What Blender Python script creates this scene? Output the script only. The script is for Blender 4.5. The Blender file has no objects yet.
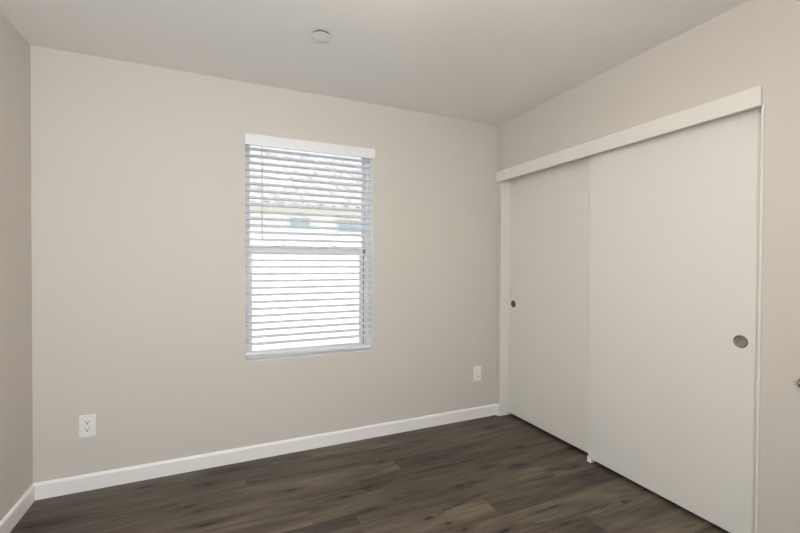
import bpy, bmesh, math, random
from mathutils import Matrix, Vector

random.seed(7)
scene = bpy.context.scene
COL = scene.collection

# ------------------------------------------------------------------ camera
F_PX, YAW, PITCH, ROLL = 402.5, 0.4185, -0.0084, 0.0016
EYE = Vector((-2.1303, -2.7748, 1.2788))
cam_data = bpy.data.cameras.new('camera')
cam_data.sensor_fit = 'HORIZONTAL'
cam_data.sensor_width = 36.0
cam_data.lens = F_PX / 800.0 * 36.0
cam_data.clip_start = 0.02
cam_data.clip_end = 300
camera = bpy.data.objects.new('camera', cam_data)
COL.objects.link(camera)
_f = Vector((math.sin(YAW) * math.cos(PITCH), math.cos(YAW) * math.cos(PITCH), math.sin(PITCH)))
_r = Vector((math.cos(YAW), -math.sin(YAW), 0))
_u = _r.cross(_f)
_cr, _sr = math.cos(ROLL), math.sin(ROLL)
_R = _r * _cr + _u * _sr
_U = _u * _cr - _r * _sr
m = Matrix((( _R.x, _U.x, -_f.x, EYE.x), (_R.y, _U.y, -_f.y, EYE.y), (_R.z, _U.z, -_f.z, EYE.z), (0, 0, 0, 1)))
camera.matrix_world = m
scene.camera = camera

# ------------------------------------------------------------------ sky, sun, fill lamp, exposure
world = bpy.data.worlds.new('sky')
scene.world = world
world.use_nodes = True
wn = world.node_tree
wn.nodes.clear()
w_out = wn.nodes.new('ShaderNodeOutputWorld')
w_bg = wn.nodes.new('ShaderNodeBackground')
w_sky = wn.nodes.new('ShaderNodeTexSky')
w_sky.sky_type = 'NISHITA'
w_sky.sun_disc = False
w_sky.sun_elevation = math.radians(52)
w_sky.sun_rotation = math.radians(160)
w_sky.air_density = 1.0
w_sky.dust_density = 2.0
wn.links.new(w_sky.outputs[0], w_bg.inputs[0])
w_bg.inputs[1].default_value = 0.26
wn.links.new(w_bg.outputs[0], w_out.inputs[0])

sun_data = bpy.data.lights.new('sun', 'SUN')
sun_data.energy = 4.6
sun_data.angle = math.radians(0.6)
sun_data.color = (1.0, 0.965, 0.92)
sun = bpy.data.objects.new('sun', sun_data)
COL.objects.link(sun)
sun.location = (2, -8, 12)
sun.rotation_euler = Vector((-0.30, 0.62, -0.85)).to_track_quat('-Z', 'Y').to_euler()

# unseen fill lamp added in the doorway behind the camera
rear_fill_data = bpy.data.lights.new('rear_fill_lamp', 'AREA')
rear_fill_data.shape = 'RECTANGLE'
rear_fill_data.size = 0.86
rear_fill_data.size_y = 0.95
rear_fill_data.energy = 48
rear_fill_data.color = (0.905, 0.965, 1.0)
rear_fill = bpy.data.objects.new('rear_fill_lamp', rear_fill_data)
COL.objects.link(rear_fill)
rear_fill.location = (-2.46, -3.42, 1.60)
rear_fill.rotation_euler = Vector((0.08, 1.0, 0.06)).to_track_quat('-Z', 'Y').to_euler()

scene.view_settings.view_transform = 'Standard'
scene.view_settings.look = 'None'
scene.view_settings.exposure = 0.0
scene.view_settings.gamma = 1.0
scene.view_settings.use_curve_mapping = False
scene.cycles.use_denoising = True
scene.cycles.max_bounces = 12
scene.cycles.diffuse_bounces = 8
scene.cycles.transparent_max_bounces = 12
scene.cycles.sample_clamp_indirect = 6.0

# ------------------------------------------------------------------ materials
def new_mat(name, color, rough=0.6, metal=0.0, spec=0.5):
    mt = bpy.data.materials.new(name)
    mt.use_nodes = True
    b = mt.node_tree.nodes['Principled BSDF']
    b.inputs['Base Color'].default_value = (*color, 1)
    b.inputs['Roughness'].default_value = rough
    b.inputs['Metallic'].default_value = metal
    b.inputs['Specular IOR Level'].default_value = spec
    return mt

def add_bump(mt, scale, strength, dist=0.001, detail=3.0, stretch=(1, 1, 1), tone=0.0):
    nt = mt.node_tree
    b = nt.nodes['Principled BSDF']
    tc = nt.nodes.new('ShaderNodeTexCoord')
    mp = nt.nodes.new('ShaderNodeMapping')
    mp.inputs['Scale'].default_value = stretch
    nz = nt.nodes.new('ShaderNodeTexNoise')
    nz.inputs['Scale'].default_value = scale
    nz.inputs['Detail'].default_value = detail
    bp = nt.nodes.new('ShaderNodeBump')
    bp.inputs['Strength'].default_value = strength
    bp.inputs['Distance'].default_value = dist
    nt.links.new(tc.outputs['Object'], mp.inputs[0])
    nt.links.new(mp.outputs[0], nz.inputs['Vector'])
    nt.links.new(nz.outputs['Fac'], bp.inputs['Height'])
    nt.links.new(bp.outputs[0], b.inputs['Normal'])
    if tone:
        c = b.inputs['Base Color'].default_value[:3]
        rp = nt.nodes.new('ShaderNodeValToRGB')
        rp.color_ramp.elements[0].position = 0.3
        rp.color_ramp.elements[1].position = 0.7
        rp.color_ramp.elements[0].color = (*[v * (1 - tone) for v in c], 1)
        rp.color_ramp.elements[1].color = (*[min(1, v * (1 + tone)) for v in c], 1)
        nt.links.new(nz.outputs['Fac'], rp.inputs[0])
        nt.links.new(rp.outputs[0], b.inputs['Base Color'])
    return mt

M_WALL = add_bump(new_mat('wall_paint', (0.64, 0.605, 0.567), 0.62, spec=0.35), 160, 0.25, 0.0006)
M_CEIL = add_bump(new_mat('ceiling_paint', (0.86, 0.855, 0.84), 0.8, spec=0.25), 110, 0.3, 0.0008)
M_DOOR = add_bump(new_mat('door_paint', (0.77, 0.765, 0.74), 0.45, spec=0.4), 60, 0.08, 0.0004)
M_DOOR_BACK = add_bump(new_mat('rear_door_tone', (0.745, 0.735, 0.70), 0.5, spec=0.4), 60, 0.08, 0.0004)  # slightly darker and warmer than the front door
M_TRIM = new_mat('trim_paint', (0.88, 0.88, 0.88), 0.4)
M_JAMB = new_mat('jamb_paint', (0.77, 0.76, 0.73), 0.42)
M_HEADER = add_bump(new_mat('header_paint', (0.80, 0.785, 0.75), 0.4), 30, 0.1, 0.0005, stretch=(6, 0.6, 6))
M_CLOSET = new_mat('closet_interior_paint', (0.55, 0.5, 0.45), 0.8)
M_PLASTIC = new_mat('white_plastic', (0.84, 0.84, 0.84), 0.3)
M_SLOT = new_mat('dark_slot', (0.03, 0.03, 0.03), 0.6)
M_BLIND = new_mat('blind_white', (0.83, 0.84, 0.86), 0.4)
def translucent(mt, share, color):
    nt = mt.node_tree
    b = nt.nodes['Principled BSDF']
    o = next(n for n in nt.nodes if n.type == 'OUTPUT_MATERIAL')
    tl = nt.nodes.new('ShaderNodeBsdfTranslucent')
    tl.inputs[0].default_value = (*color, 1)
    mx = nt.nodes.new('ShaderNodeMixShader')
    mx.inputs[0].default_value = share
    nt.links.new(b.outputs[0], mx.inputs[1])
    nt.links.new(tl.outputs[0], mx.inputs[2])
    nt.links.new(mx.outputs[0], o.inputs[0])
    return mt
M_SLAT = translucent(new_mat('slat_plastic', (0.90, 0.91, 0.93), 0.4), 0.55, (0.95, 0.96, 0.98))
M_VINYL = new_mat('window_vinyl', (0.82, 0.84, 0.85), 0.35)
M_SASH_GAP = new_mat('sash_gap_shade', (0.05, 0.055, 0.06), 0.6)
M_NICKEL = new_mat('brushed_nickel', (0.52, 0.47, 0.40), 0.38, metal=1.0)
M_BRONZE = new_mat('aged_nickel', (0.14, 0.12, 0.10), 0.42, metal=1.0)
M_CHROME = new_mat('polished_nickel', (0.5, 0.48, 0.45), 0.15, metal=1.0)
M_COVER = new_mat('cover_plate_paint', (0.86, 0.855, 0.84), 0.6)
M_STUCCO = add_bump(new_mat('stucco', (0.86, 0.84, 0.80), 0.9), 40, 0.5, 0.006, tone=0.05)
M_FASCIA = new_mat('fascia_paint', (0.42, 0.40, 0.345), 0.7)
M_GROUND = add_bump(new_mat('pale_concrete', (0.82, 0.80, 0.77), 0.9), 6, 0.4, 0.01, tone=0.08)
M_PANE_FAR = new_mat('far_pane', (0.47, 0.555, 0.57), 0.6, spec=0.05)
M_FARFRAME = new_mat('far_frame', (0.8, 0.8, 0.78), 0.5)

def glass_mat():
    mt = bpy.data.materials.new('clear_glass')
    mt.use_nodes = True
    nt = mt.node_tree
    nt.nodes.clear()
    o = nt.nodes.new('ShaderNodeOutputMaterial')
    mx = nt.nodes.new('ShaderNodeMixShader')
    tr = nt.nodes.new('ShaderNodeBsdfTransparent')
    tr.inputs[0].default_value = (0.96, 0.98, 0.975, 1)
    gl = nt.nodes.new('ShaderNodeBsdfGlossy')
    gl.inputs['Roughness'].default_value = 0.01
    fr = nt.nodes.new('ShaderNodeFresnel')
    fr.inputs[0].default_value = 1.45
    nt.links.new(fr.outputs[0], mx.inputs[0])
    nt.links.new(tr.outputs[0], mx.inputs[1])
    nt.links.new(gl.outputs[0], mx.inputs[2])
    nt.links.new(mx.outputs[0], o.inputs[0])
    return mt
M_GLASS = glass_mat()

def lamp_glass():
    mt = new_mat('lamp_glass', (0.9, 0.86, 0.78), 0.4)
    b = mt.node_tree.nodes['Principled BSDF']
    b.inputs['Emission Color'].default_value = (1.0, 0.85, 0.68, 1)
    b.inputs['Emission Strength'].default_value = 33.0
    return mt
M_LAMP = lamp_glass()

def tile_mat():
    mt = new_mat('roof_tile', (0.6, 0.5, 0.45), 0.85)
    nt = mt.node_tree
    b = nt.nodes['Principled BSDF']
    at = nt.nodes.new('ShaderNodeAttribute')
    at.attribute_name = 'tile_tone'
    rp = nt.nodes.new('ShaderNodeValToRGB')
    rp.color_ramp.elements[0].color = (0.37, 0.335, 0.32, 1)
    rp.color_ramp.elements[1].color = (0.60, 0.55, 0.525, 1)
    nt.links.new(at.outputs['Fac'], rp.inputs[0])
    nt.links.new(rp.outputs[0], b.inputs['Base Color'])
    return mt
M_TILE = tile_mat()

KNOTS = [(-2.523,-0.099),(-2.196,-0.210),(-2.065,-0.096),(-2.290,-0.408),(-2.236,-0.469),(-1.767,-0.466),(-2.204,-0.605),
         (-1.691,-0.108),(-1.192,-0.371),(-1.379,-0.616),(-1.415,-0.814),(-0.879,-0.814),(-1.179,-0.999),(-1.107,-1.073),
         (-1.060,-1.143),(-0.540,-1.181),(-0.101,-0.922),(-0.213,-0.198),(-0.412,-0.757),(-2.976,-0.280),(-1.039,-0.241),
         (-0.230,-0.564),(-0.580,-1.306),(-0.893,-1.232),(-1.513,-0.653)]

STREAKS = [(-1.75,-0.618,-1.15,-0.598), (-1.05,-0.592,-0.409,-0.574), (-1.358,-0.781,-1.194,-0.783), (-1.197,-0.991,-0.982,-0.976),
           (-0.911,-0.811,-0.658,-0.818), (-2.356,-0.57,-2.083,-0.625), (-0.41,-0.864,0.017,-0.933), (-0.384,-1.278,-0.045,-1.312),
           (-0.808,-1.238,-0.649,-1.258), (-0.119,-1.566,0.017,-1.578), (-2.294,-0.201,-2.127,-0.217), (0.002,-0.699,0.185,-0.747),
           (-1.75,-0.10,-1.52,-0.11), (-2.96,-0.30,-2.78,-0.29)]

def floor_mat():
    mt = new_mat('wood_plank_floor', (0.1, 0.08, 0.06), 0.5, spec=0.3)
    nt = mt.node_tree
    L = nt.links.new
    N = nt.nodes.new
    b = nt.nodes['Principled BSDF']
    def vmath(op, a, c=None):
        n = N('ShaderNodeVectorMath'); n.operation = op
        for i, v in enumerate((a, c)):
            if v is None: continue
            if isinstance(v, tuple): n.inputs[i].default_value = v
            else: L(v, n.inputs[i])
        return n
    def fmath(op, a, c=None, clamp=False):
        n = N('ShaderNodeMath'); n.operation = op; n.use_clamp = clamp
        for i, v in enumerate((a, c)):
            if v is None: continue
            if isinstance(v, (int, float)): n.inputs[i].default_value = v
            else: L(v, n.inputs[i])
        return n.outputs[0]
    def noise(vec, scale, detail, rough=0.55, dist=0.0):
        n = N('ShaderNodeTexNoise')
        n.inputs['Scale'].default_value = scale
        n.inputs['Detail'].default_value = detail
        n.inputs['Roughness'].default_value = rough
        n.inputs['Distortion'].default_value = dist
        L(vec, n.inputs['Vector'])
        return n.outputs['Fac']
    tc = N('ShaderNodeTexCoord')
    obj = tc.outputs['Object']
    at = N('ShaderNodeAttribute'); at.attribute_name = 'plank'
    sep = N('ShaderNodeSeparateColor'); L(at.outputs['Color'], sep.inputs[0])
    tone = sep.outputs[0]
    off = vmath('MULTIPLY', at.outputs['Color'], (0.0, 31.0, 17.0)).outputs[0]
    base = vmath('ADD', obj, off).outputs[0]
    broad = noise(vmath('MULTIPLY', base, (1.1, 8.5, 1.0)).outputs[0], 1.0, 5.0, 0.55, 0.9)
    mid = noise(vmath('MULTIPLY', base, (3.0, 42.0, 1.0)).outputs[0], 1.0, 5.0, 0.6, 0.5)
    fine = noise(vmath('MULTIPLY', base, (9.0, 190.0, 1.0)).outputs[0], 1.0, 3.0, 0.6)
    # combine into a 0..1 value
    v = fmath('ADD', fmath('MULTIPLY', fmath('SUBTRACT', broad, 0.5), 1.45), 0.5)
    v = fmath('ADD', v, fmath('MULTIPLY', fmath('SUBTRACT', mid, 0.5), 0.85))
    v = fmath('ADD', v, fmath('MULTIPLY', fmath('SUBTRACT', fine, 0.5), 0.30))
    crack = noise(vmath('MULTIPLY', base, (2.2, 26.0, 1.0)).outputs[0], 1.0, 6.0, 0.62, 1.2)
    cr = N('ShaderNodeMapRange')
    cr.inputs['From Min'].default_value = 0.60
    cr.inputs['From Max'].default_value = 0.70
    cr.inputs['To Min'].default_value = 0.0
    cr.inputs['To Max'].default_value = 0.34
    L(crack, cr.inputs['Value'])
    v = fmath('SUBTRACT', v, cr.outputs[0])
    v = fmath('ADD', v, fmath('MULTIPLY', fmath('SUBTRACT', tone, 0.5), 0.40), True)
    rp = N('ShaderNodeValToRGB')
    e = rp.color_ramp.elements
    e[0].position = 0.06; e[0].color = (0.036, 0.028, 0.023, 1)
    e[1].position = 0.95; e[1].color = (0.185, 0.153, 0.113, 1)
    k = e.new(0.34); k.color = (0.073, 0.059, 0.047, 1)
    k = e.new(0.62); k.color = (0.117, 0.096, 0.073, 1)
    L(v, rp.inputs[0])
    # knots
    wob = noise(vmath('MULTIPLY', obj, (18.0, 60.0, 1.0)).outputs[0], 1.0, 3.0)
    dmin = None
    for i, (kx, ky) in enumerate(KNOTS):
        rnd = random.Random(i)
        sx, sy = rnd.uniform(0.020, 0.058), rnd.uniform(0.006, 0.012)
        d = vmath('SUBTRACT', obj, (kx, ky, 0.0)).outputs[0]
        d = vmath('MULTIPLY', d, (1 / sx, 1 / sy, 0.0)).outputs[0]
        ln = N('ShaderNodeVectorMath'); ln.operation = 'LENGTH'; L(d, ln.inputs[0])
        dmin = ln.outputs['Value'] if dmin is None else fmath('MINIMUM', dmin, ln.outputs['Value'])
    dk = fmath('ADD', dmin, fmath('MULTIPLY', fmath('SUBTRACT', wob, 0.5), 1.6))
    mr = N('ShaderNodeMapRange')
    mr.inputs['From Min'].default_value = 0.55
    mr.inputs['From Max'].default_value = 1.20
    mr.inputs['To Min'].default_value = 0.95
    mr.inputs['To Max'].default_value = 0.0
    L(dk, mr.inputs['Value'])
    halo = N('ShaderNodeMapRange')
    halo.inputs['From Min'].default_value = 0.8
    halo.inputs['From Max'].default_value = 3.6
    halo.inputs['To Min'].default_value = 0.42
    halo.inputs['To Max'].default_value = 0.0
    L(fmath('ADD', dmin, fmath('MULTIPLY', fmath('SUBTRACT', mid, 0.5), 2.0)), halo.inputs['Value'])
    # long dark cracks that run with the grain
    smin = None
    for xa, ya, xb, yb in STREAKS:
        d = vmath('SUBTRACT', obj, ((xa + xb) / 2, (ya + yb) / 2, 0.0)).outputs[0]
        rt = N('ShaderNodeVectorRotate'); rt.rotation_type = 'Z_AXIS'
        rt.inputs['Angle'].default_value = -math.atan2(yb - ya, xb - xa)
        L(d, rt.inputs['Vector'])
        hl = math.hypot(xb - xa, yb - ya) / 2
        d = vmath('MULTIPLY', rt.outputs[0], (1 / hl, 1 / 0.017, 0.0)).outputs[0]
        ln = N('ShaderNodeVectorMath'); ln.operation = 'LENGTH'; L(d, ln.inputs[0])
        smin = ln.outputs['Value'] if smin is None else fmath('MINIMUM', smin, ln.outputs['Value'])
    rag = noise(vmath('MULTIPLY', obj, (11.0, 75.0, 1.0)).outputs[0], 1.0, 4.0, 0.65)
    ms = N('ShaderNodeMapRange')
    ms.inputs['From Min'].default_value = 0.1
    ms.inputs['From Max'].default_value = 1.1
    ms.inputs['To Min'].default_value = 0.85
    ms.inputs['To Max'].default_value = 0.0
    L(fmath('ADD', smin, fmath('MULTIPLY', fmath('SUBTRACT', rag, 0.46), 5.0)), ms.inputs['Value'])
    near = N('ShaderNodeMapRange')
    near.inputs['From Min'].default_value = 0.7
    near.inputs['From Max'].default_value = 1.5
    near.inputs['To Min'].default_value = 1.0
    near.inputs['To Max'].default_value = 0.0
    L(smin, near.inputs['Value'])
    streak = fmath('MULTIPLY', ms.outputs[0], near.outputs[0])
    knot = fmath('MAXIMUM', fmath('MAXIMUM', mr.outputs[0], halo.outputs[0]), streak)
    mx = N('ShaderNodeMix'); mx.data_type = 'RGBA'
    L(knot, mx.inputs['Factor'])
    L(rp.outputs[0], mx.inputs[6])
    mx.inputs[7].default_value = (0.012, 0.010, 0.009, 1)
    L(mx.outputs[2], b.inputs['Base Color'])
    bp = N('ShaderNodeBump'); bp.inputs['Strength'].default_value = 0.25; bp.inputs['Distance'].default_value = 0.0008
    L(mid, bp.inputs['Height']); L(bp.outputs[0], b.inputs['Normal'])
    return mt
M_FLOOR = floor_mat()

# ------------------------------------------------------------------ mesh helpers
def add_box(bm, x0, x1, y0, y1, z0, z1, bevel=0.0, seg=2):
    vs = [bm.verts.new((x, y, z)) for x in (x0, x1) for y in (y0, y1) for z in (z0, z1)]
    q = [(0, 1, 3, 2), (4, 6, 7, 5), (0, 4, 5, 1), (2, 3, 7, 6), (0, 2, 6, 4), (1, 5, 7, 3)]
    fs = [bm.faces.new([vs[i] for i in f]) for f in q]
    if bevel:
        es = list({e for f in fs for e in f.edges})
        bmesh.ops.bevel(bm, geom=es, offset=bevel, segments=seg, affect='EDGES', profile=0.5)
    return bm

def box(*a, **k):
    return add_box(bmesh.new(), *a, **k)

def lathe(profile, n=40, axis='Z', at=(0, 0, 0)):
    """profile: list of (radius, height); ends closed when radius is 0."""
    bm = bmesh.new()
    rings = []
    for r, h in profile:
        if r < 1e-6:
            rings.append([bm.verts.new((0, 0, h))])
        else:
            rings.append([bm.verts.new((r * math.cos(2 * math.pi * i / n), r * math.sin(2 * math.pi * i / n), h)) for i in range(n)])
    for a, b in zip(rings, rings[1:]):
        for i in range(n):
            j = (i + 1) % n
            q = [a[i % len(a)], a[j % len(a)], b[j % len(b)], b[i % len(b)]]
            u = []
            for v in q:
                if v not in u: u.append(v)
            if len(u) > 2: bm.faces.new(u)
    R = Matrix.Identity(4)
    if axis == '-X': R = Matrix.Rotation(-math.pi / 2, 4, 'Y')     # +height points to -X
    if axis == '-Y': R = Matrix.Rotation(math.pi / 2, 4, 'X')      # +height points to -Y
    if axis == '-Z': R = Matrix.Rotation(math.pi, 4, 'X')
    bmesh.ops.transform(bm, matrix=Matrix.Translation(at) @ R, verts=bm.verts)
    return bm

def obj(name, bm, mat, parent=None, smooth=False, origin=None):
    bmesh.ops.recalc_face_normals(bm, faces=bm.faces)
    if origin is not None:
        bmesh.ops.translate(bm, vec=-Vector(origin), verts=bm.verts)
    me = bpy.data.meshes.new(name)
    bm.to_mesh(me); bm.free()
    me.materials.append(mat)
    if smooth:
        for p in me.polygons: p.use_smooth = True
        me.set_sharp_from_angle(angle=math.radians(35))
    o = bpy.data.objects.new(name, me)
    COL.objects.link(o)
    if origin is not None: o.location = origin
    if parent is not None:
        o.parent = parent
        w = Vector((0, 0, 0))
        q = parent
        while q is not None:
            w += q.location; q = q.parent
        o.location = Vector(origin or (0, 0, 0)) - w
    return o

def thing(name, label, cat, loc, group=None):
    o = bpy.data.objects.new(name, None)
    o.empty_display_size = 0.05
    COL.objects.link(o)
    o.location = loc
    o['label'] = label; o['category'] = cat
    if group: o['group'] = group
    return o

def tag(o, label, cat, group=None):
    o['label'] = label; o['category'] = cat
    if group: o['group'] = group
    return o

def struct(name, bm, mat, label, cat, parent=None, **k):
    o = obj(name, bm, mat, parent, **k)
    o['kind'] = 'structure'
    if parent is None:
        o['label'] = label; o['category'] = cat
    return o

# ------------------------------------------------------------------ setting
H = 2.44                      # ceiling height
XL, YF = -3.058, -3.30       # left wall, wall behind the camera
WX0, WX1, WZ0, WZ1 = -1.990, -1.113, 0.638, 2.110      # window opening
CY0, CY1, CZ = -0.0555, -1.818, 2.035                    # closet opening
T = 0.17
LEAN0 = 0.018
LEAN = 0.011                  # the near jamb stands slightly out of plumb

# floor: planks 1.22 m x 0.158 m, one mesh, running along the window wall
def build_floor():
    bm = bmesh.new()
    col = bm.loops.layers.float_color.new('plank')
    joints = {1: -0.78, 2: -1.114, 3: -0.177, 4: -0.50, 5: -0.29, 6: -0.83, 7: -1.10, 8: -0.45, 9: -1.0}
    tones = {(1, 0): 0.62, (2, 1): 0.66, (2, 0): 0.36, (2, 2): 0.30, (3, 0): 0.45, (3, 1): 0.34, (4, 1): 0.62, (6, 0): 0.30, (6, 1): 0.62,
             (7, 0): 0.85, (7, 1): 0.55, (5, 1): 0.6, (5, 0): 0.5, (4, 0): 0.42, (0, 0): 0.45}
    rnd = random.Random(3)
    y = -0.0215
    rows = [(0.0, y)]
    while y > YF:
        rows.append((y, max(y - 0.1585, YF))); y -= 0.1585
    for k, (ya, yb) in enumerate(rows):
        k -= 1
        x_right = joints.get(k, rnd.uniform(-1.1, -0.1))
        edges = [x_right + 1.22 * i for i in range(-4, 3)]
        for a, b in zip(edges, edges[1:]):
            lo, hi = max(a, XL), min(b, 0.75)
            if hi - lo < 0.001: continue
            idx = round((x_right + 1.22 - b) / 1.22)
            t = tones.get((k, idx), rnd.uniform(0.25, 0.75))
            c = (t, rnd.random(), rnd.random(), 1)
            g = 0.0005
            vs = [bm.verts.new(p) for p in ((lo + g, yb + g, 0), (hi - g, yb + g, 0), (hi - g, ya - g, 0), (lo + g, ya - g, 0))]
            f = bm.faces.new(vs)
            for l in f.loops: l[col] = c
    # underside slab just below the planks, shows only as the hairline joints
    n0 = len(bm.faces)
    add_box(bm, XL - T, 0.80, YF - T, 0.0, -0.12, -0.0012)
    bm.faces.ensure_lookup_table()
    for f in bm.faces[n0:]:
        for l in f.loops: l[col] = (0.0, 0.3, 0.3, 1)
    return struct('floor', bm, M_FLOOR, 'dark brown wood plank floor with knots', 'floor')
build_floor()

# ceiling
struct('ceiling', box(XL - T, 0.80, YF - T, T, H, H + 0.15), M_CEIL, 'plain off-white painted ceiling', 'ceiling')

# back wall with the window opening
def wall_with_hole(axis_boxes):
    bm = bmesh.new()
    for b in axis_boxes: add_box(bm, *b)
    return bm
bw = wall_with_hole([
    (XL - T, WX0, 0, T, -0.12, H), (WX1, 0.80, 0, T, -0.12, H),
    (WX0, WX1, 0, T, -0.12, WZ0), (WX0, WX1, 0, T, WZ1, H)])
bmesh.ops.remove_doubles(bw, verts=bw.verts, dist=1e-5)
struct('wall_back', bw, M_WALL, 'beige painted wall with the window', 'wall')
struct('wall_left', box(XL - T, XL, YF - T, 0, -0.12, H), M_WALL, 'beige painted wall at the left edge', 'wall')
# right wall with the closet opening
rw = wall_with_hole([
    (0, 0.12, CY0, 0, 0, H), (0, 0.12, YF - T, CY1, 0, 1.966), (0, 0.12, YF - T, CY1, 1.966, H), (0, 0.12, CY1, CY0, CZ, H)])
rw.verts.index_update()
for v in rw.verts:
    if abs(v.co.y - CY0) < 1e-5 and v.co.z < 0.5: v.co.y += LEAN0
    if abs(v.co.y - CY1) < 1e-5 and abs(v.co.z - 1.966) < 1e-5 and v.index < 16: v.co.y -= LEAN * v.co.z / 2
struct('wall_right', rw, M_WALL, 'beige painted wall around the closet doors', 'wall')
# the closet's own shell
cs = wall_with_hole([(0.70, 0.80, CY1 - 0.3, 0, 0, H), (0.12, 0.70, CY1 - 0.3, CY1 - 0.2, 0, H)])
struct('wall_closet', cs, M_CLOSET, 'inner walls of the closet', 'wall')
# wall behind the camera, with an open doorway
DX0, DX1, DZ = -2.88, -1.96, 2.05
fw = wall_with_hole([
    (XL, DX0, YF - T, YF, 0, H), (DX1, 0, YF - T, YF, 0, H), (DX0, DX1, YF - T, YF, DZ, H)])
struct('wall_front', fw, M_WALL, 'beige wall with the doorway', 'wall')
# hallway end behind the doorway
struct('wall_hallway', box(XL - T, -1.4, -3.75, -3.65, -0.12, H), M_WALL, 'hallway wall behind the doorway', 'wall')

# baseboards: profile with an eased top edge
def baseboard_profile(bm, p0, p1, inward, h=0.090, t=0.012):
    prof = [(0, 0), (t, 0), (t, h - 0.014), (t - 0.003, h - 0.006), (t - 0.008, h), (0, h)]
    a, b, n = Vector(p0), Vector(p1), Vector(inward)
    ra = [bm.verts.new(a + n * d + Vector((0, 0, z))) for d, z in prof]
    rb = [bm.verts.new(b + n * d + Vector((0, 0, z))) for d, z in prof]
    m_ = len(prof)
    for i in range(m_):
        j = (i + 1) % m_
        bm.faces.new((ra[i], ra[j], rb[j], rb[i]))
    bm.faces.new(ra); bm.faces.new(rb[::-1])
    return bm
struct('baseboard_back', baseboard_profile(bmesh.new(), (XL, 0, 0), (-0.001, 0, 0), (0, -1, 0)), M_TRIM, 'white baseboard along the window wall', 'baseboard')
struct('baseboard_left', baseboard_profile(bmesh.new(), (XL, YF, 0), (XL, -0.012, 0), (1, 0, 0)), M_TRIM, 'white baseboard along the left wall', 'baseboard')
struct('baseboard_right', baseboard_profile(bmesh.new(), (0, YF, 0), (0, CY1 - 0.02, 0), (-1, 0, 0)), M_TRIM, 'white baseboard along the right wall', 'baseboard')

struct('baseboard_closet', baseboard_profile(bmesh.new(), (0, -0.012, 0), (0, CY0 + LEAN0, 0), (-1, 0, 0)), M_TRIM, 'short white baseboard end beside the closet', 'baseboard')

# closet jambs: thin white boards lining the opening, standing 4 mm proud of the wall
jb = bmesh.new()
add_box(jb, -0.004, 0.125, CY0 - 0.011, CY0 - 0.0005, 0.0, 2.02, 0.0012, 1)
for v in jb.verts: v.co.y += LEAN0 * (1 - v.co.z / 2.035)
struct('trim_1', jb, M_JAMB, 'white closet jamb beside the window wall', 'door jamb')
jb = bmesh.new()
add_box(jb, -0.004, 0.125, CY1 + 0.0005, CY1 + 0.011, 0.0, 1.965, 0.0012, 1)
for v in jb.verts: v.co.y -= LEAN * v.co.z / 2
struct('trim_2', jb, M_JAMB, 'white closet jamb at the near end', 'door jamb')
# head of the opening with the double track
jb = bmesh.new()
add_box(jb, 0.0005, 0.125, CY1 + 0.0010, CY0 - 0.001, 2.021, CZ - 0.0005)
for xa in (0.0405, 0.0810, 0.1215):
    add_box(jb, xa - 0.0008, xa + 0.0008, CY1 + 0.012, CY0 - 0.012, 1.996, 2.021)
struct('trim_3', jb, M_JAMB, 'closet head with sliding track', 'door track')
# header board in front of the track
hd = bmesh.new()
add_box(hd, -0.021, -0.0005, -1.823, -0.010, 1.9575, 2.0425, 0.0015, 1)
tag(struct('trim_4', hd, M_HEADER, '', ''), 'long white header board above the sliding closet doors', 'header board')

# ------------------------------------------------------------------ window
win = struct('window_1', box(WX0 + 0.0005, WX0 + 0.026, 0.088, T, WZ0 + 0.0005, WZ1 - 0.0005, 0.0015, 1), M_VINYL, 'white single-hung window behind the blind', 'window')
fr = bmesh.new()
add_box(fr, WX1 - 0.026, WX1 - 0.0005, 0.088, T, WZ0 + 0.0005, WZ1 - 0.0005, 0.0015, 1)
add_box(fr, WX0 + 0.026, WX1 - 0.026, 0.088, T, WZ1 - 0.012, WZ1 - 0.0005, 0.0015, 1)
add_box(fr, WX0 + 0.026, WX1 - 0.026, 0.088, T, WZ0 + 0.0005, WZ0 + 0.014, 0.0015, 1)
struct('window_frame', fr, M_VINYL, '', '', win)
def sash(name, y0, y1, x0, x1, z0, z1, stile, top, bot):
    s = bmesh.new()
    add_box(s, x0, x0 + stile, y0, y1, z0, z1, 0.002, 1)
    add_box(s, x1 - stile, x1, y0, y1, z0, z1, 0.002, 1)
    add_box(s, x0 + stile, x1 - stile, y0, y1, z1 - top, z1, 0.002, 1)
    add_box(s, x0 + stile, x1 - stile, y0, y1, z0, z0 + bot, 0.002, 1)
    o = struct(name, s, M_VINYL, '', '', win)
    ym = (y0 + y1) / 2
    struct('window_pane', box(x0 + stile - 0.003, x1 - stile + 0.003, ym - 0.002, ym + 0.002, z0 + bot - 0.003, z1 - top + 0.003), M_GLASS, '', '', o)
    return o
ix0, ix1 = WX0 + 0.0262, WX1 - 0.0262
sash('window_sash', 0.130, 0.158, ix0, ix1, 1.345, WZ1 - 0.0125, 0.013, 0.009, 0.045)
low = sash('window_sash', 0.094, 0.126, ix0, -1.157, WZ0 + 0.0145, 1.396, 0.024, 0.060, 0.030)
struct('sash_gap_shade', box(-1.1565, -1.1500, 0.100, 0.124, WZ0 + 0.031, 1.380), M_SASH_GAP, '', '', win)  # dark strip painted as the shaded gap beside the lower sash
for lx in (-1.73, -1.37):
    lk = bmesh.new()
    add_box(lk, lx - 0.022, lx + 0.022, 0.098, 0.122, 1.3962, 1.403, 0.002, 1)
    add_box(lk, lx - 0.003, lx + 0.003, 0.098, 0.108, 1.403, 1.437, 0.001, 1)
    o = struct('window_latch', lk, M_VINYL, '', '', win)

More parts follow.
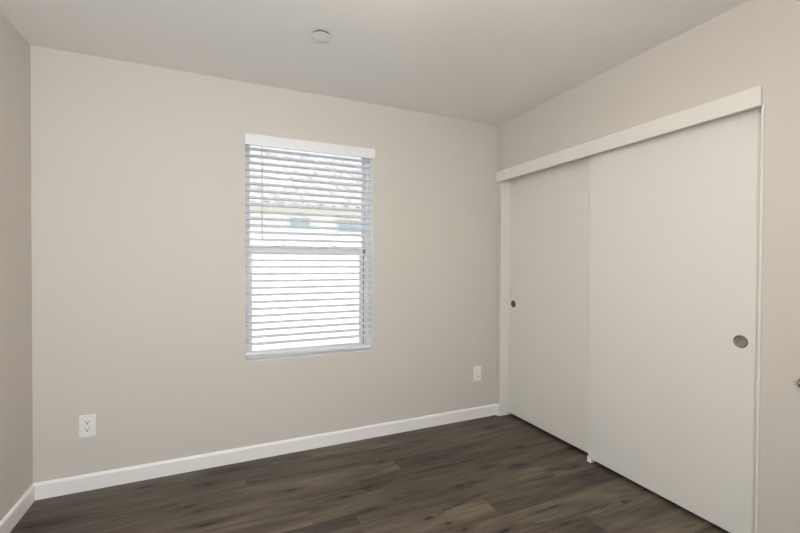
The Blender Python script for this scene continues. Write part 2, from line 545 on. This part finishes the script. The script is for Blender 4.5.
ln = bmesh.new()  # white liner added; its colour stands in for daylight on the reveal
add_box(ln, WX0 + 0.0003, WX0 + 0.003, 0.0005, 0.0878, WZ0 + 0.0003, WZ1 - 0.0003)
add_box(ln, WX1 - 0.003, WX1 - 0.0003, 0.0005, 0.0878, WZ0 + 0.0003, WZ1 - 0.0003)
add_box(ln, WX0 + 0.003, WX1 - 0.003, 0.0005, 0.0878, WZ0 + 0.0003, WZ0 + 0.003)
add_box(ln, WX0 + 0.003, WX1 - 0.003, 0.0005, 0.0878, WZ1 - 0.003, WZ1 - 0.0003)
struct('window_reveal', ln, M_TRIM, '', '', win)

# ------------------------------------------------------------------ the blind
bl = thing('window_blind', 'white horizontal slat blind with flat valance covering the window', 'blind', (-1.55, 0.0, WZ1))
va = bmesh.new()
add_box(va, -1.990, -1.106, -0.027, -0.017, 2.035, 2.106, 0.003, 2)
add_box(va, -1.990, -1.980, -0.017, -0.0005, 2.035, 2.106, 0.001, 1)
add_box(va, -1.116, -1.106, -0.017, -0.0005, 2.035, 2.106, 0.001, 1)
obj('valance', va, M_BLIND, bl)
obj('headrail', box(-1.983, -1.120, 0.006, 0.064, 2.060, 2.100, 0.002, 1), M_BLIND, bl)
SX0, SX1 = -1.984, -1.122
def slats_bm():
    bm = bmesh.new()
    n, z_hi, z_lo = 29, 2.0255, 0.7430
    W, th, crown, K = 0.051, 0.0072, 0.0075, 8
    tilt = math.radians(1.0)
    for i in range(n):
        z = z_hi + (z_lo - z_hi) * i / (n - 1)
        tl = tilt + math.radians(random.uniform(-0.5, 0.5))
        dz = random.uniform(-0.0008, 0.0008)
        up, dn = [], []
        for s in range(K + 1):
            d = -W / 2 + W * s / K
            h = crown * (1 - (2 * d / W) ** 2)
            y, zz = 0.036 + d * math.cos(tl), z + dz - d * math.sin(tl) + h
            up.append((y, zz + th / 2)); dn.append((y, zz - th / 2))
        ring = up + dn[::-1]
        ra = [bm.verts.new((SX0 + random.uniform(-0.001, 0.001), y, zz)) for y, zz in ring]
        rb = [bm.verts.new((SX1 + random.uniform(-0.001, 0.001), y, zz)) for y, zz in ring]
        for a in range(len(ring)):
            b = (a + 1) % len(ring)
            bm.faces.new((ra[a], ra[b], rb[b], rb[a]))
        bm.faces.new(ra[::-1]); bm.faces.new(rb)
    return bm
obj('slats', slats_bm(), M_SLAT, bl, smooth=True)
rb = box(SX0, SX1, 0.010, 0.061, -0.010, 0.012, 0.002, 2)
bmesh.ops.transform(rb, matrix=Matrix.Translation((-1.553, 0, 0.676)) @ Matrix.Rotation(math.radians(1.1), 4, 'Y') @ Matrix.Translation((1.553, 0, 0)), verts=rb.verts)
obj('bottom_rail', rb, M_BLIND, bl)
for lx in (-1.83, -1.28):
    ld = bmesh.new()
    for yy in (0.0095, 0.0625):
        add_box(ld, lx - 0.0007, lx + 0.0007, yy - 0.0006, yy + 0.0006, 0.68, 2.052)
    obj('ladder_cord', ld, M_BLIND, bl)
wd = bmesh.new()
wand = lathe([(0, 0), (0.0045, 0.002), (0.0045, 0.03), (0.0036, 0.036), (0.0036, 0.62), (0, 0.62)], 12, at=(-1.884, 0.0, 1.425))
obj('tilt_wand', wand, new_mat('wand_plastic', (0.55, 0.57, 0.58), 0.25), bl, smooth=True)

# ------------------------------------------------------------------ sliding closet doors
def closet_door(name, label, x0, y0, y1, z0, z1, pull_y, pull_z, mat_pull, lean=0.0, paint=None):
    t = thing(name, label, 'closet door', (x0 + 0.0175, (y0 + y1) / 2, z0))
    d = box(x0, x0 + 0.035, y0, y1, z0, z1, 0.0012, 1)
    for v in d.verts:
        if v.co.y < y0 + 0.01: v.co.y -= lean * v.co.z / 2
        if paint is not None and v.co.y > y1 - 0.01: v.co.y += LEAN0 * (1 - v.co.z / 2.035)
    pan = obj('door_panel', d, paint or M_DOOR, t)
    # the flush cup: a ring on the face and a dished bowl
    cup = lathe([(0.0285, 0.0), (0.0285, 0.0012), (0.0265, 0.0020), (0.0250, 0.0014), (0.0244, 0.0006), (0.0230, 0.0004), (0.0, 0.0002)], 40, '-X', (x0 - 0.0001, pull_y, pull_z))
    pl = obj('finger_pull', cup, mat_pull, t, smooth=True)
    rim = lathe([(0.0286, 0.0), (0.0286, 0.0014), (0.0274, 0.0022), (0.0256, 0.0022), (0.0250, 0.0010), (0.0250, 0.0)], 40, '-X', (x0 - 0.0001, pull_y, pull_z))
    obj('pull_rim', rim, M_BRONZE, pl, smooth=True)
    return t
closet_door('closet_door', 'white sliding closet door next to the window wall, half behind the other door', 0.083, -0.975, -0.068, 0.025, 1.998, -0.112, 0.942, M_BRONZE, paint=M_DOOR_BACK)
closet_door('closet_door', 'wide white front sliding closet door with large round metal finger pull', 0.044, -1.8045, -0.893, 0.020, 1.998, -1.727, 0.922, M_NICKEL, LEAN)

fg = bmesh.new()
add_box(fg, 0.032, 0.122, -0.925, -0.893, 0.0, 0.0035, 0.001, 1)
for xa in (0.036, 0.0793):
    add_box(fg, xa, xa + 0.0035, -0.925, -0.893, 0.003, 0.030, 0.001, 1)
tag(obj('floor_guide', fg, M_PLASTIC, origin=(0.08, -0.905, 0)), 'small white plastic floor guide under the sliding closet doors', 'door guide')

# ------------------------------------------------------------------ wall plates
def plate_base(name, label, cat, cx, cz, w=0.0785, h=0.124):
    t = thing(name, label, cat, (cx, 0, cz))
    pb = bmesh.new()
    add_box(pb, cx - w / 2, cx + w / 2, -0.0062, -0.0003, cz - h / 2, cz + h / 2, 0.003, 3)
    obj('cover_plate', pb, M_PLASTIC, t)
    return t
t = plate_base('power_outlet', 'white duplex power outlet low on the wall, below and far left of the window', 'outlet', -2.817, 0.3625)
for sz in (0.0195, -0.0195):
    c = Vector((-2.817, 0, 0.3625 + sz))
    s = bmesh.new()
    pts = []
    for i in range(32):
        a = 2 * math.pi * i / 32
        pts.append((max(-0.0172, min(0.0172, 0.0195 * math.cos(a))), max(-0.0142, min(0.0142, 0.0195 * math.sin(a)))))
    fa = [s.verts.new((c.x + x, -0.0060, c.z + z)) for x, z in pts]
    fb = [s.verts.new((c.x + x * 0.97, -0.0076, c.z + z * 0.97)) for x, z in pts]
    for i in range(32):
        j = (i + 1) % 32
        s.faces.new((fa[i], fa[j], fb[j], fb[i]))
    s.faces.new(fb)
    so = obj('socket', s, M_PLASTIC, t)
    sl = bmesh.new()
    add_box(sl, c.x - 0.0084, c.x - 0.0050, -0.0079, -0.0074, c.z + 0.000, c.z + 0.0088)
    add_box(sl, c.x + 0.0050, c.x + 0.0082, -0.0079, -0.0074, c.z + 0.0010, c.z + 0.0080)
    for i in range(1):
        g = lathe([(0, 0.0), (0.0040, 0.0), (0.0040, 0.0005), (0, 0.0005)], 12, '-Y', (c.x, -0.0074, c.z - 0.0066))
        me_ = bpy.data.meshes.new('tmp'); g.to_mesh(me_); g.free(); sl.from_mesh(me_); bpy.data.meshes.remove(me_)
    obj('socket_slot', sl, M_SLOT, so)
obj('cover_screw', lathe([(0.0033, 0), (0.003, 0.0008), (0, 0.001)], 14, '-Y', (-2.817, -0.0061, 0.3625)), M_PLASTIC, t)

t = plate_base('jack_plate', 'narrow white wall plate low on the wall beside the closet', 'wall plate', -0.1975, 0.367)
ins = bmesh.new()
add_box(ins, -0.2145, -0.1805, -0.0078, -0.0058, 0.334, 0.400, 0.0008, 1)
io = obj('jack_insert', ins, M_PLASTIC, t)
jk = lathe([(0.0048, 0.0), (0.0048, 0.006), (0.0030, 0.006), (0.0030, 0.001), (0, 0.001)], 16, '-Y', (-0.1975, -0.0078, 0.347))
obj('coax_jack', jk, M_CHROME, io, smooth=True)

# metal stop on the wall past the closet
ds = thing('door_stop', 'small round polished metal door stop on the wall right of the closet', 'door stop', (0, -1.978, 0.806))
obj('stop_base', lathe([(0.024, 0.0), (0.024, 0.004), (0.020, 0.008), (0.0, 0.008)], 28, '-X', (-0.0003, -1.978, 0.806)), M_BRONZE, ds, smooth=True)
obj('stop_knob', lathe([(0.009, 0.007), (0.010, 0.018), (0.017, 0.024), (0.021, 0.032), (0.021, 0.040), (0.017, 0.047), (0.009, 0.051), (0, 0.052)], 28, '-X', (-0.0003, -1.978, 0.806)), M_CHROME, ds, smooth=True)

# ------------------------------------------------------------------ ceiling
SC = Vector((-1.661, -0.731, H))
sp = thing('sprinkler_cover', 'small flat round cover plate on the ceiling', 'ceiling cover plate', SC)
obj('cover_gap_shade', lathe([(0.0, 0.0004), (0.0425, 0.0004), (0.0425, 0.0082), (0.0, 0.0082)], 40, '-Z', SC), M_SLOT, sp, smooth=True)  # near-black disc painted as the shaded gap above the plate
obj('cover_plate', lathe([(0.0, 0.0080), (0.0455, 0.0080), (0.0462, 0.0086), (0.0455, 0.0096), (0.0, 0.0100)], 48, '-Z', SC), M_COVER, sp, smooth=True)

LC = Vector((-1.50, -1.92, H))
cl = thing('ceiling_light', 'glass bowl ceiling lamp hanging from a short stem in the middle of the room', 'ceiling light', LC)
obj('lamp_canopy', lathe([(0.0, 0.0005), (0.065, 0.0005), (0.065, 0.012), (0.050, 0.026), (0.0, 0.028)], 40, '-Z', LC), M_NICKEL, cl, smooth=True)
obj('lamp_stem', lathe([(0.0, 0.027), (0.008, 0.027), (0.008, 0.150), (0.0, 0.150)], 16, '-Z', LC), M_NICKEL, cl, smooth=True)
obj('lamp_glass', lathe([(0.0, 0.1505), (0.06, 0.152), (0.155, 0.165), (0.165, 0.176), (0.150, 0.215), (0.115, 0.245), (0.06, 0.262), (0.0, 0.266)], 48, '-Z', LC), M_LAMP, cl, smooth=True)

# ------------------------------------------------------------------ outside: ground and the neighbour's house
gr = box(-40, 40, T + 0.002, 60, -0.30, -0.15)
struct('ground', gr, M_GROUND, 'sunlit pale ground outside the window', 'ground')

hs = thing('house', 'white stucco house with pale tiled roof seen through the window', 'house', (2.0, 6.9, -0.15))
HX0, HX1, HY0, HY1, EZ = -7.5, 11.5, 6.9, 18.5, 2.56
obj('house_wall', box(HX0, HX1, HY0, HY1, -0.15, EZ), M_STUCCO, hs)
RY, RS = 12.75, 0.455           # ridge depth, slope
EY = 6.56                        # eave
def roof_z(y): return 2.575 + (y - EY) * RS
rf = bmesh.new()
tone = rf.loops.layers.float_color.new('tile_tone')
rng = random.Random(11)
rx0, rx1, pitch_, exp_ = HX0 - 0.4, HX1 + 0.4, 0.30, 0.33
rows_n = int((RY - EY) / exp_) + 1
cols = int((rx1 - rx0) / pitch_)
prof = [(0.0, 0.0), (0.12, 0.034), (0.28, 0.056), (0.45, 0.056), (0.60, 0.034), (0.70, 0.008), (0.85, -0.006), (1.0, 0.0)]
for r in range(rows_n):
    ya, yb = EY + r * exp_, EY + (r + 1) * exp_ + 0.04
    shift = 0.0
    for c in range(cols):
        tval = rng.uniform(0.15, 0.95)
        jx, jz = rng.uniform(-0.006, 0.006), rng.uniform(-0.004, 0.006)
        lo, up, und = [], [], []
        for u, h in prof:
            x = rx0 + (c + u) * pitch_ + jx + shift
            lo.append(rf.verts.new((x, ya, roof_z(ya) + 0.055 + h + jz)))
            up.append(rf.verts.new((x, yb, roof_z(yb) + 0.018 + h + jz)))
            und.append(rf.verts.new((x, ya + 0.004, roof_z(ya) + 0.010 + h * 0.85 + jz)))
        for i in range(len(prof) - 1):
            for q in ((lo[i], lo[i + 1], up[i + 1], up[i]), (und[i], und[i + 1], lo[i + 1], lo[i])):
                f = rf.faces.new(q); f.smooth = True
                for l in f.loops: l[tone] = (tval, tval, tval, 1)
me = bpy.data.meshes.new('roof_tiles')
rf.to_mesh(me); rf.free(); me.materials.append(M_TILE)
ro = bpy.data.objects.new('roof_tiles', me); COL.objects.link(ro); ro.parent = hs; ro.location = -hs.location
# roof deck (solid, gabled) under the tiles
dk = bmesh.new()
sec = [(EY + 0.03, roof_z(EY) - 0.02), (RY, roof_z(RY) - 0.01), (2 * RY - EY, roof_z(EY) - 0.02), (2 * RY - EY, roof_z(EY) - 0.12), (EY + 0.03, roof_z(EY) - 0.12)]
a = [dk.verts.new((rx0, y, z)) for y, z in sec]
b = [dk.verts.new((rx1, y, z)) for y, z in sec]
for i in range(5):
    j = (i + 1) % 5
    dk.faces.new((a[i], a[j], b[j], b[i]))
dk.faces.new(a); dk.faces.new(b[::-1])
obj('roof_deck', dk, M_STUCCO, hs)
rt = bmesh.new()
n = int((rx1 - rx0) / 0.38)
for i in range(n):
    xa = rx0 + i * 0.38
    ring0 = [(xa, RY + 0.14 * math.cos(t_), roof_z(RY) + 0.0 + 0.13 * math.sin(t_)) for t_ in [math.pi * q / 8 for q in range(9)]]
    ring1 = [(xa + 0.40, RY + 0.125 * math.cos(t_), roof_z(RY) - 0.015 + 0.13 * math.sin(t_)) for t_ in [math.pi * q / 8 for q in range(9)]]
    v0 = [rt.verts.new(p) for p in ring0]; v1 = [rt.verts.new(p) for p in ring1]
    for q in range(8): rt.faces.new((v0[q], v0[q + 1], v1[q + 1], v1[q]))
ridge_mat = new_mat('ridge_tile', (0.56, 0.5, 0.46), 0.85)
obj('ridge_tiles', rt, ridge_mat, hs, smooth=True)
obj('fascia', box(rx0, rx1, EY - 0.015, EY + 0.028, 2.44, 2.618, 0.003, 1), M_FASCIA, hs)
obj('soffit', box(rx0, rx1, EY + 0.028, HY0, 2.445, 2.47), M_STUCCO, hs)
for (xa, xb, za, zb) in ((-0.66, -0.20, 2.10, 2.34), (0.50, 1.35, 2.05, 2.34)):
    f = bmesh.new()
    wdt = 0.04
    add_box(f, xa - wdt, xa, HY0 - 0.03, HY0 - 0.0005, za - wdt, zb + wdt)
    add_box(f, xb, xb + wdt, HY0 - 0.03, HY0 - 0.0005, za - wdt, zb + wdt)
    add_box(f, xa, xb, HY0 - 0.03, HY0 - 0.0005, za - wdt, za)
    add_box(f, xa, xb, HY0 - 0.03, HY0 - 0.0005, zb, zb + wdt)
    fo = obj('window_casing', f, M_FARFRAME, hs)
    obj('pane', box(xa, xb, HY0 - 0.012, HY0 - 0.0005, za, zb), M_PANE_FAR, fo)
